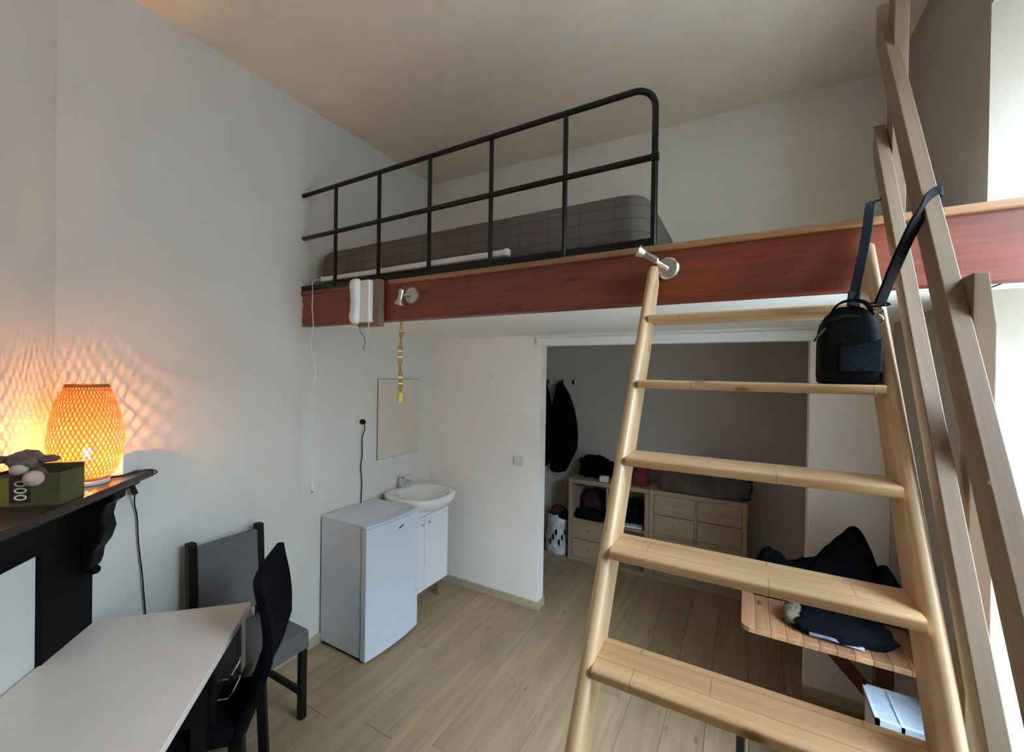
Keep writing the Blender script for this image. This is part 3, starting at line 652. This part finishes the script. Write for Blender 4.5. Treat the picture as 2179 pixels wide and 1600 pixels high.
# ------------------------------------------------------------------ desk and chairs
dk = thing('desk', 'white-grey topped desk standing along the fireplace wall, black drawers below', 'desk', tuple(dg(.6, .42, 0)))
DZ = .74
dtop = MB().prism([dg(-.038, .116, DZ-.028), dg(1.30, .116, DZ-.028), dg(1.30, .722, DZ-.028), dg(-.038, .712, DZ-.028)], (0, 0, .028)).build('top', 'desk', dk, bevel=.002)
dbox(.012, .066, .15, .706, .476, DZ-.028).build('end_panel', 'deskedge', dk, bevel=.001)
dbox(.32, .333, .15, .700, .47, DZ-.028).build('side_panel', 'drawer', dk, bevel=.001)
dbox(.068, .32, .15, .69, .47, .482).build('drawer_floor', 'drawer', dk)
for z0, z1 in ((.562, .702), (.484, .557)):
    dw = dbox(.072, .318, .20, .697, z0, z1).build('drawer', 'drawer', dk, bevel=.002)
    mid = z0+.026
    MB().tube([dg(.13, .699, mid), dg(.13, .720, mid), dg(.15, .726, mid), dg(.24, .726, mid), dg(.26, .720, mid), dg(.26, .699, mid)], .004, 8).build('handle', 'chrome', dw)
for s_, d in ((.36, .66), (.02, .17), (1.24, .17), (1.24, .66)): dbox(s_-.02, s_+.02, d-.02, d+.02, 0, DZ-.028).build('leg', 'darkwood', dk, bevel=.002)

def local(loc, ang): return Matrix.Translation(loc) @ Matrix.Rotation(ang, 4, 'Z')
# chair against the left wall; local x = width, y = facing
ca = thing('dining_chair', 'dark wooden chair with grey padded back and seat against the left wall', 'chair', (-2.18, 1.21, 0))
T = local((-2.185, 1.215, 0), -math.pi/2)
def P(mb, n, m, b=.004, par=ca, **k): return mb.xf(T).build(n, m, par, b, **k)
P(bx((-.185, -.17, .385), (.190, .215, .470)), 'seat', 'seat', .018, seg=3)
P(bx((-.183, -.17, .372), (.188, .212, .400)), 'apron', 'seat')
for xx in (-.165, .170): P(bx((xx-.0175, .165, 0), (xx+.0175, .20, .385)), 'leg', 'darkwood')
for xx in (-.150, .180):
    r_ = []
    for z, yy in ((0, -.20), (.25, -.185), (.45, -.178), (.70, -.19), (.955, -.205)):
        r_.append([(xx-.018, yy-.022, z), (xx+.018, yy-.022, z), (xx+.018, yy+.026, z), (xx-.018, yy+.026, z)])
    P(MB().loft(r_), 'leg', 'darkwood')
pb = []
for z, yy in ((.52, -.170), (.70, -.176), (.93, -.192)): pb.append([(-.132, yy-.022, z), (.162, yy-.022, z), (.162, yy+.014, z), (-.132, yy+.014, z)])
P(MB().loft(pb), 'backrest', 'seat', .006)
for xx in (-.165, .17): P(bx((xx-.011, -.18, .118), (xx+.011, .165, .150)), 'stretcher', 'darkwood')

# second chair, its back to the room
cb2 = thing('dining_chair', 'black high-backed chair tucked under the desk, its curved back to the room', 'chair', tuple(dg(.2, .68, 0)))
def bk(u, t):      # u across 0..1, t height 0..1 -> point on the back's rear face
    z = .40+(.64-.065*(1-(1-u)**3))*t
    prof_ = [(0, .800), (.12, .815), (.3, .868), (.5, .905), (.65, .905), (.8, .893), (.92, .876), (1, .868)]
    for (t0, d0), (t1, d1) in zip(prof_, prof_[1:]):
        if t <= t1+1e-9: k = (t-t0)/(t1-t0); dd = d0+(d1-d0)*k; break
    return .045+u*.32, dd-.05*(1-(2*u-1)**2)*.8, z
nu, nv = 10, 16
front = []; back = []
g = MB(); vs = []; fs = []
for sd_, th in ((0, 0), (1, .030)):
    for j in range(nv+1):
        for i in range(nu+1):
            s_, d, z = bk(i/nu, j/nv); vs.append(dg(s_, d-th, z-(.0 if True else 0)))
n1 = (nu+1)*(nv+1)
for o in (0, n1):
    for j in range(nv):
        for i in range(nu): a = o+j*(nu+1)+i; fs.append((a, a+1, a+nu+2, a+nu+1))
for j in range(nv):
    for i in (0, nu): a = j*(nu+1)+i; fs.append((a, a+nu+1, a+nu+1+n1, a+n1))
for i in range(nu):
    for j in (0, nv): a = j*(nu+1)+i; fs.append((a, a+1, a+1+n1, a+n1))
g.add(vs, fs).build('backrest', 'darkcloth', cb2, bevel=.006)
dbox(.055, .355, .46, .80, .385, .458).build('seat', 'darkcloth', cb2, bevel=.015, seg=3)
for s_ in (.065, .345):
    MB().loft([[dg(s_+a, d+b, z) for a, b in ((-.018, -.018), (.018, -.018), (.018, .018), (-.018, .018))] for z, d in ((0, .805), (.2, .795), (.42, .785))]).build('leg', 'darkwood', cb2, bevel=.003)
    dbox(s_-.017, s_+.017, .465, .499, 0, .39).build('leg', 'darkwood', cb2, bevel=.003)

# ------------------------------------------------------------------ nook: shelf units and belongings
def cube_unit(x0, label):
    o = thing('cube_shelf', label, 'shelf', (x0+.385, 4.08, 0), 'light oak cube shelf units in the nook')
    Y0, Y1, H = 3.895, 4.285, .795
    MB().box((x0, Y0, 0), (x0+.038, Y1, H)).build('side_panel', 'kall', o, bevel=.001)
    MB().box((x0+.732, Y0, 0), (x0+.77, Y1, H)).build('side_panel', 'kall', o, bevel=.001)
    MB().box((x0+.038, Y0, H-.038), (x0+.732, Y1, H)).build('top_panel', 'kall', o, bevel=.001)
    MB().box((x0+.038, Y0, 0), (x0+.732, Y1, .038)).build('bottom_panel', 'kall', o, bevel=.001)
    MB().box((x0+.377, Y0+.004, .038), (x0+.393, Y1, H-.038)).build('divider', 'kall', o)
    MB().box((x0+.038, Y0+.004, .39), (x0+.732, Y1, .406)).build('shelf_board', 'kall', o)
    return o
def drawers(o, xa, xb, za, zb):
    h = (zb-za)/2
    for k in range(2):
        d_ = MB().box((xa+.003, 3.899, za+k*h+.003), (xb-.003, 4.26, za+(k+1)*h-.003)).build('drawer', 'kall', o, bevel=.002)
        MB().lathe([(.004, 0), (.004, .006), (.009, .010), (.008, .016), (0, .018)], ((xa+xb)/2, 3.899, za+(k+.55)*h), (0, -1, 0), 12).build('knob', 'chrome', d_)
U1, U2 = -1.512, -.738
u1 = cube_unit(U1, 'light oak cube shelf with open compartments of clothes beside the white carrier bag')
drawers(u1, U1+.038, U1+.377, .038, .39)
u2 = cube_unit(U2, 'light oak cube shelf fitted with drawers under the grey fabric bundle')
for xa, xb in ((.038, .377), (.393, .732)):
    for za, zb in ((.038, .39), (.406, .757)): drawers(u2, U2+xa, U2+xb, za, zb)
def lump(name, c, rad, mat, label, cat, amp=.22, fr=2.2, seed=1, flat=True, pw=.75, group=None):
    o = MB().blob(c, rad, amp, fr, seed, 36, 20, flat=-rad[2]*.62 if flat else None, pw=pw).build(name, mat, sharp=80)
    return tag(o, label, cat, group)
lump('folded_clothes', (U1+.21, 4.13, .406+.095), (.14, .11, .15), 'redcloth', 'dark red folded clothes in the upper left shelf compartment', 'clothes', seed=2)
lump('folded_clothes', (U1+.20, 3.96, .406+.042), (.15, .05, .065), 'darkcloth', 'black folded clothes at the front of the upper left compartment', 'clothes', seed=3)
lump('folded_clothes', (U1+.56, 4.14, .406+.085), (.14, .11, .13), 'darkcloth', 'black folded clothes in the compartment behind the ladder stringer', 'clothes', seed=4)
tag(MB().box((U1+.42, 3.92, .407), (U1+.70, 4.00, .425)).build('folded_towel', 'white', bevel=.006), 'flat white folded cloth at the front of a shelf compartment', 'towel')
lump('black_bag', (U1+.20, 4.14, .795+.075), (.18, .11, .12), 'darkcloth', 'soft black bag lying on top of the open cube shelf', 'bag', seed=6, amp=.3, fr=1.8)
tag(MB().box((U1+.30, 3.92, .7955), (U1+.38, 3.98, .85)).build('small_box', 'white', bevel=.006), 'small white box on the front edge of the cube shelf', 'box')
lump('red_pouch', (U1+.665, 4.05, .795+.07), (.075, .10, .11), 'red', 'red fabric pouch on the cube shelf beside the ladder stringer', 'pouch', seed=8, pw=.5)
lump('fabric_bundle', (U2+.43, 4.06, .795+.085), (.36, .15, .135), 'greycloth', 'long grey-brown fabric bundle on top of the drawer unit', 'bundle', seed=9, pw=.5, amp=.15, fr=3)
# carrier bag with things in it
cg = thing('carrier_bag', 'crumpled white printed carrier bag standing left of the cube shelf', 'bag', (-1.66, 4.0, 0))
rings = []
for k, (z, sx) in enumerate(((0, .105), (.03, .122), (.15, .122), (.28, .112), (.36, .10), (.40, .085))):
    rings.append([(-1.665+sx*math.cos(q)*(1+.13*noise.noise(Vector((q*1.5, z*9, 1)))), 4.0+sx*.85*math.sin(q)*(1+.15*noise.noise(Vector((q*1.7, z*8, 4)))), z+(.03*noise.noise(Vector((q, 3, z))) if z > .3 else 0)) for q in (2*math.pi*i/28 for i in range(28))])
MB().loft(rings).build('bag_skin', 'clearbag', cg, sharp=50)
pr2 = MB()
for i in range(7):
    q = -1.9+.25*i; zz_ = .10+.05*(i % 3); pr2.prism([(-1.665+.126*math.cos(q), 4.0+.11*math.sin(q), zz_), (-1.665+.126*math.cos(q+.12), 4.0+.11*math.sin(q+.12), zz_+.01), (-1.665+.126*math.cos(q+.10), 4.0+.11*math.sin(q+.10), zz_+.07), (-1.665+.126*math.cos(q-.03), 4.0+.11*math.sin(q-.03), zz_+.05)], (0, -.003, 0))
pr2.build('dark_print', 'blackp', cg, smooth=False)
MB().blob((-1.66, 4.0, .40), (.09, .08, .075), .3, 2.5, 11).build('red_contents', 'redcloth', cg, sharp=80)
MB().blob((-1.60, 3.97, .395), (.05, .05, .05), .3, 2.5, 12).build('dark_contents', 'darkcloth', cg, sharp=80)
# hooks and coats on the nook wall
for i, (hx, lab) in enumerate(((-1.935, 'coat hook holding the left dark coat'), (-1.760, 'coat hook holding the right dark coat'), (-1.635, 'empty coat hook right of the hanging coats'))):
    h = thing('coat_hook', 'small black '+lab, 'hook', (hx, YN, 1.735), 'coat hooks in the nook')
    MB().box((hx-.008, YN-.006, 1.715), (hx+.008, YN, 1.765)).build('plate', 'black', h)
    MB().tube(smoothpath([(hx, YN-.004, 1.735), (hx, YN-.03, 1.728), (hx, YN-.042, 1.742), (hx, YN-.040, 1.758)], 4), .004, 8).build('peg', 'black', h)
def coat(cx, label, seed, wmul, zb):
    o = thing('hanging_coat', label, 'coat', (cx, YN-.08, zb), 'dark coats hanging in the nook')
    rings = []
    for k, (z, wx, wy, dx) in enumerate(((1.745, .012, .02, 0), (1.70, .045, .035, 0), (1.60, .085, .05, .02), (1.45, .12, .058, .04), (1.30, .145, .062, .055), (1.15, .155, .065, .06), (1.02, .15, .065, .05), (.92, .125, .06, .02), (zb+.02, .09, .05, -.01), (zb, .05, .03, -.02))):
        ring = []
        for i in range(30):
            q = 2*math.pi*i/30
            f = 1+.16*noise.noise(Vector((q*2.2+seed, z*3, seed)))+.08*math.cos(q*7+seed+z*2)
            ring.append((cx+dx*wmul+wx*wmul*math.cos(q)*f, YN-.075+wy*math.sin(q)*f, z))
        rings.append(ring)
    MB().loft(rings).build('body', 'darkcloth', o, sharp=80)
    rings = []
    for z, wx, dx in ((1.56, .028, .0), (1.40, .038, -.02), (1.20, .036, -.03), (1.02, .032, -.035), (.97, .028, -.035)):
        rings.append([(cx+dx*wmul+wx*math.cos(q), YN-.140+.03*math.sin(q), z) for q in (2*math.pi*i/14 for i in range(14))])
    MB().loft(rings).build('sleeve', 'darkcloth', o, sharp=80)
coat(-1.935, 'black coat hanging on the leftmost hook in the nook', 3.1, .50, .80)
coat(-1.760, 'dark navy-black coat hanging right of the black coat in the nook', 7.7, 1.0, .76)

# ------------------------------------------------------------------ right corner: wall table, jacket, bag, heater
wt = thing('wall_table', 'reddish pine wall-mounted folding table with brace behind the ladder', 'table', (.5, 2.5, .1))
TZ = .735
nx = 12; xs = [.0+i*(XR-.004)/nx for i in range(nx+1)]
for i in range(nx):
    y0 = 2.092+(.03*max(0, (.03-xs[i])/.03))
    if i == 0:
        pts = [(xs[0], 2.125, TZ-.022), (xs[0]+.012, 2.104, TZ-.022), (xs[0]+.03, 2.094, TZ-.022), (xs[1]-.0008, 2.092, TZ-.022), (xs[1]-.0008, 2.80, TZ-.022), (xs[0], 2.80, TZ-.022)]
    else: pts = [(xs[i], 2.092, TZ-.022), (xs[i+1]-.0008, 2.092, TZ-.022), (xs[i+1]-.0008, 2.80, TZ-.022), (xs[i], 2.80, TZ-.022)]
    MB().prism(pts, (0, 0, .022)).build('plank', 'pineY', wt, bevel=.0012, seg=1)
MB().box((XR-.03, 2.15, TZ-.075), (XR-.002, 2.78, TZ-.022)).build('wall_batten', 'brace', wt, bevel=.002)
MB().box((XR-.072, 2.795, .10), (XR-.003, 2.86, TZ-.022)).build('wall_post', 'brace', wt, bevel=.003)
MB().prism([(XR-.07, 2.80, .12), (XR-.07, 2.80, .21), (.14, 2.80, TZ-.024), (.06, 2.80, TZ-.024)], (0, .035, 0)).build('brace', 'brace', wt, bevel=.002)
jk = thing('dark_jacket', 'dark navy jacket heaped on the wall table behind the fourth tread', 'jacket', (.36, 2.6, TZ))
gr = MB(); vs = []; fs = []; NX, NY = 70, 36
def jh(x, y):
    t = (x-.05)/.56; v = (y-2.42)/.34
    base = .115+.02*math.sin(t*11)+.035*t
    pk = .085*math.exp(-((t-.80)/.11)**2)+.13*math.exp(-((t-.70)/.22)**2)+.05*math.exp(-((t-.04)/.16)**2)
    e = max(0, 1-abs(2*v-1)**2.5)*max(0, 1-abs(2*t-1)**8)
    return (base+pk)*e**.6+(.03*noise.noise(Vector((x*13, y*13, 2)))+.018*noise.noise(Vector((x*31, y*27, 5))))*e
for j in range(NY+1):
    for i in range(NX+1):
        xx = .05+.56*i/NX; yy = 2.42+.34*j/NY; vs.append((xx, yy, TZ+.002+max(0, jh(xx, yy))))
for j in range(NY):
    for i in range(NX): a = j*(NX+1)+i; fs.append((a, a+1, a+NX+2, a+NX+1))
nb_ = len(vs); rim = [i for i in range(NX+1)]+[j*(NX+1)+NX for j in range(1, NY+1)]+[NY*(NX+1)+i for i in range(NX-1, -1, -1)]+[j*(NX+1) for j in range(NY-1, 0, -1)]
fs.append(tuple(rim))
gr.add(vs, fs).build('body', 'navycloth', jk, sharp=80)
MB().tube(smoothpath([(.55, 2.50, TZ+.22), (.585, 2.44, TZ+.15), (.60, 2.42, TZ+.06), (.59, 2.40, TZ+.03)], 4), .032, 12).build('sleeve', 'navycloth', jk, sharp=80)
pbg = thing('plastic_bag', 'clear plastic bag of dark blue cloth at the front of the wall table', 'bag', (.36, 2.22, TZ))
MB().blob((.36, 2.235, TZ+.030), (.185, .10, .048), .25, 2.4, 21, flat=-.029, pw=.8).build('dark_contents', 'navycloth', pbg, sharp=80)
MB().blob((.205, 2.25, TZ+.030), (.045, .075, .045), .2, 3, 22, flat=-.029).build('pale_fold', plain('dull_tan_cloth', (.16, .125, .085), .9), pbg, sharp=80)
MB().strap(smoothpath([(.25, 2.135, TZ+.020), (.31, 2.128, TZ+.024), (.37, 2.130, TZ+.018), (.43, 2.135, TZ+.012)], 4), (0, .5, 1), .012, .002).build('glossy_fold', 'clearfilm', pbg)

ht = thing('convector_heater', 'white slatted top of a low heater under the wall table', 'heater', (.55, 2.06, 0))
HZ = .60; hx0, hx1, hy0, hy1 = .428, XR-.012, 1.952, 2.160
MB().box((hx0+.01, hy0+.012, .0), (hx1, hy1, HZ-.034)).build('body', 'ivory', ht, bevel=.006)
MB().box((hx0+.012, hy0+.013, HZ-.0335), (hx1-.001, hy1-.002, HZ-.030)).build('inside_shade', 'blackp', ht)  # black sheet below the slats, painted-in shade of the recess
fm = MB().box((hx0, hy0, HZ-.022), (hx0+.012, hy1, HZ)).box((hx0, hy0, HZ-.022), (hx1, hy0+.012, HZ)).box((hx0, hy1-.012, HZ-.022), (hx1, hy1, HZ)).box((hx0+.070, hy0, HZ-.022), (hx0+.080, hy1, HZ+.001))
fm.build('frame', 'heater', ht)
for i in range(17):
    y = hy0+.016+i*.0108
    MB().box((hx0+.012, y, HZ-.016), (hx1, y+.0056, HZ-.002)).build('slat', 'heater', ht)
mp_ = thing('metal_pole', 'short black metal pole with a bright glint standing below the fifth tread', 'pole', (.02, 1.95, 0))
MB().tube([(.005, 1.95, 0), (.005, 1.95, .42)], .016, 12).build('tube', 'black', mp_)
MB().tube([(.030, 1.945, 0), (.030, 1.945, .42)], .006, 8).build('glint_rod', 'chrome', mp_)  # thin chrome strip added as the highlight on the black pole
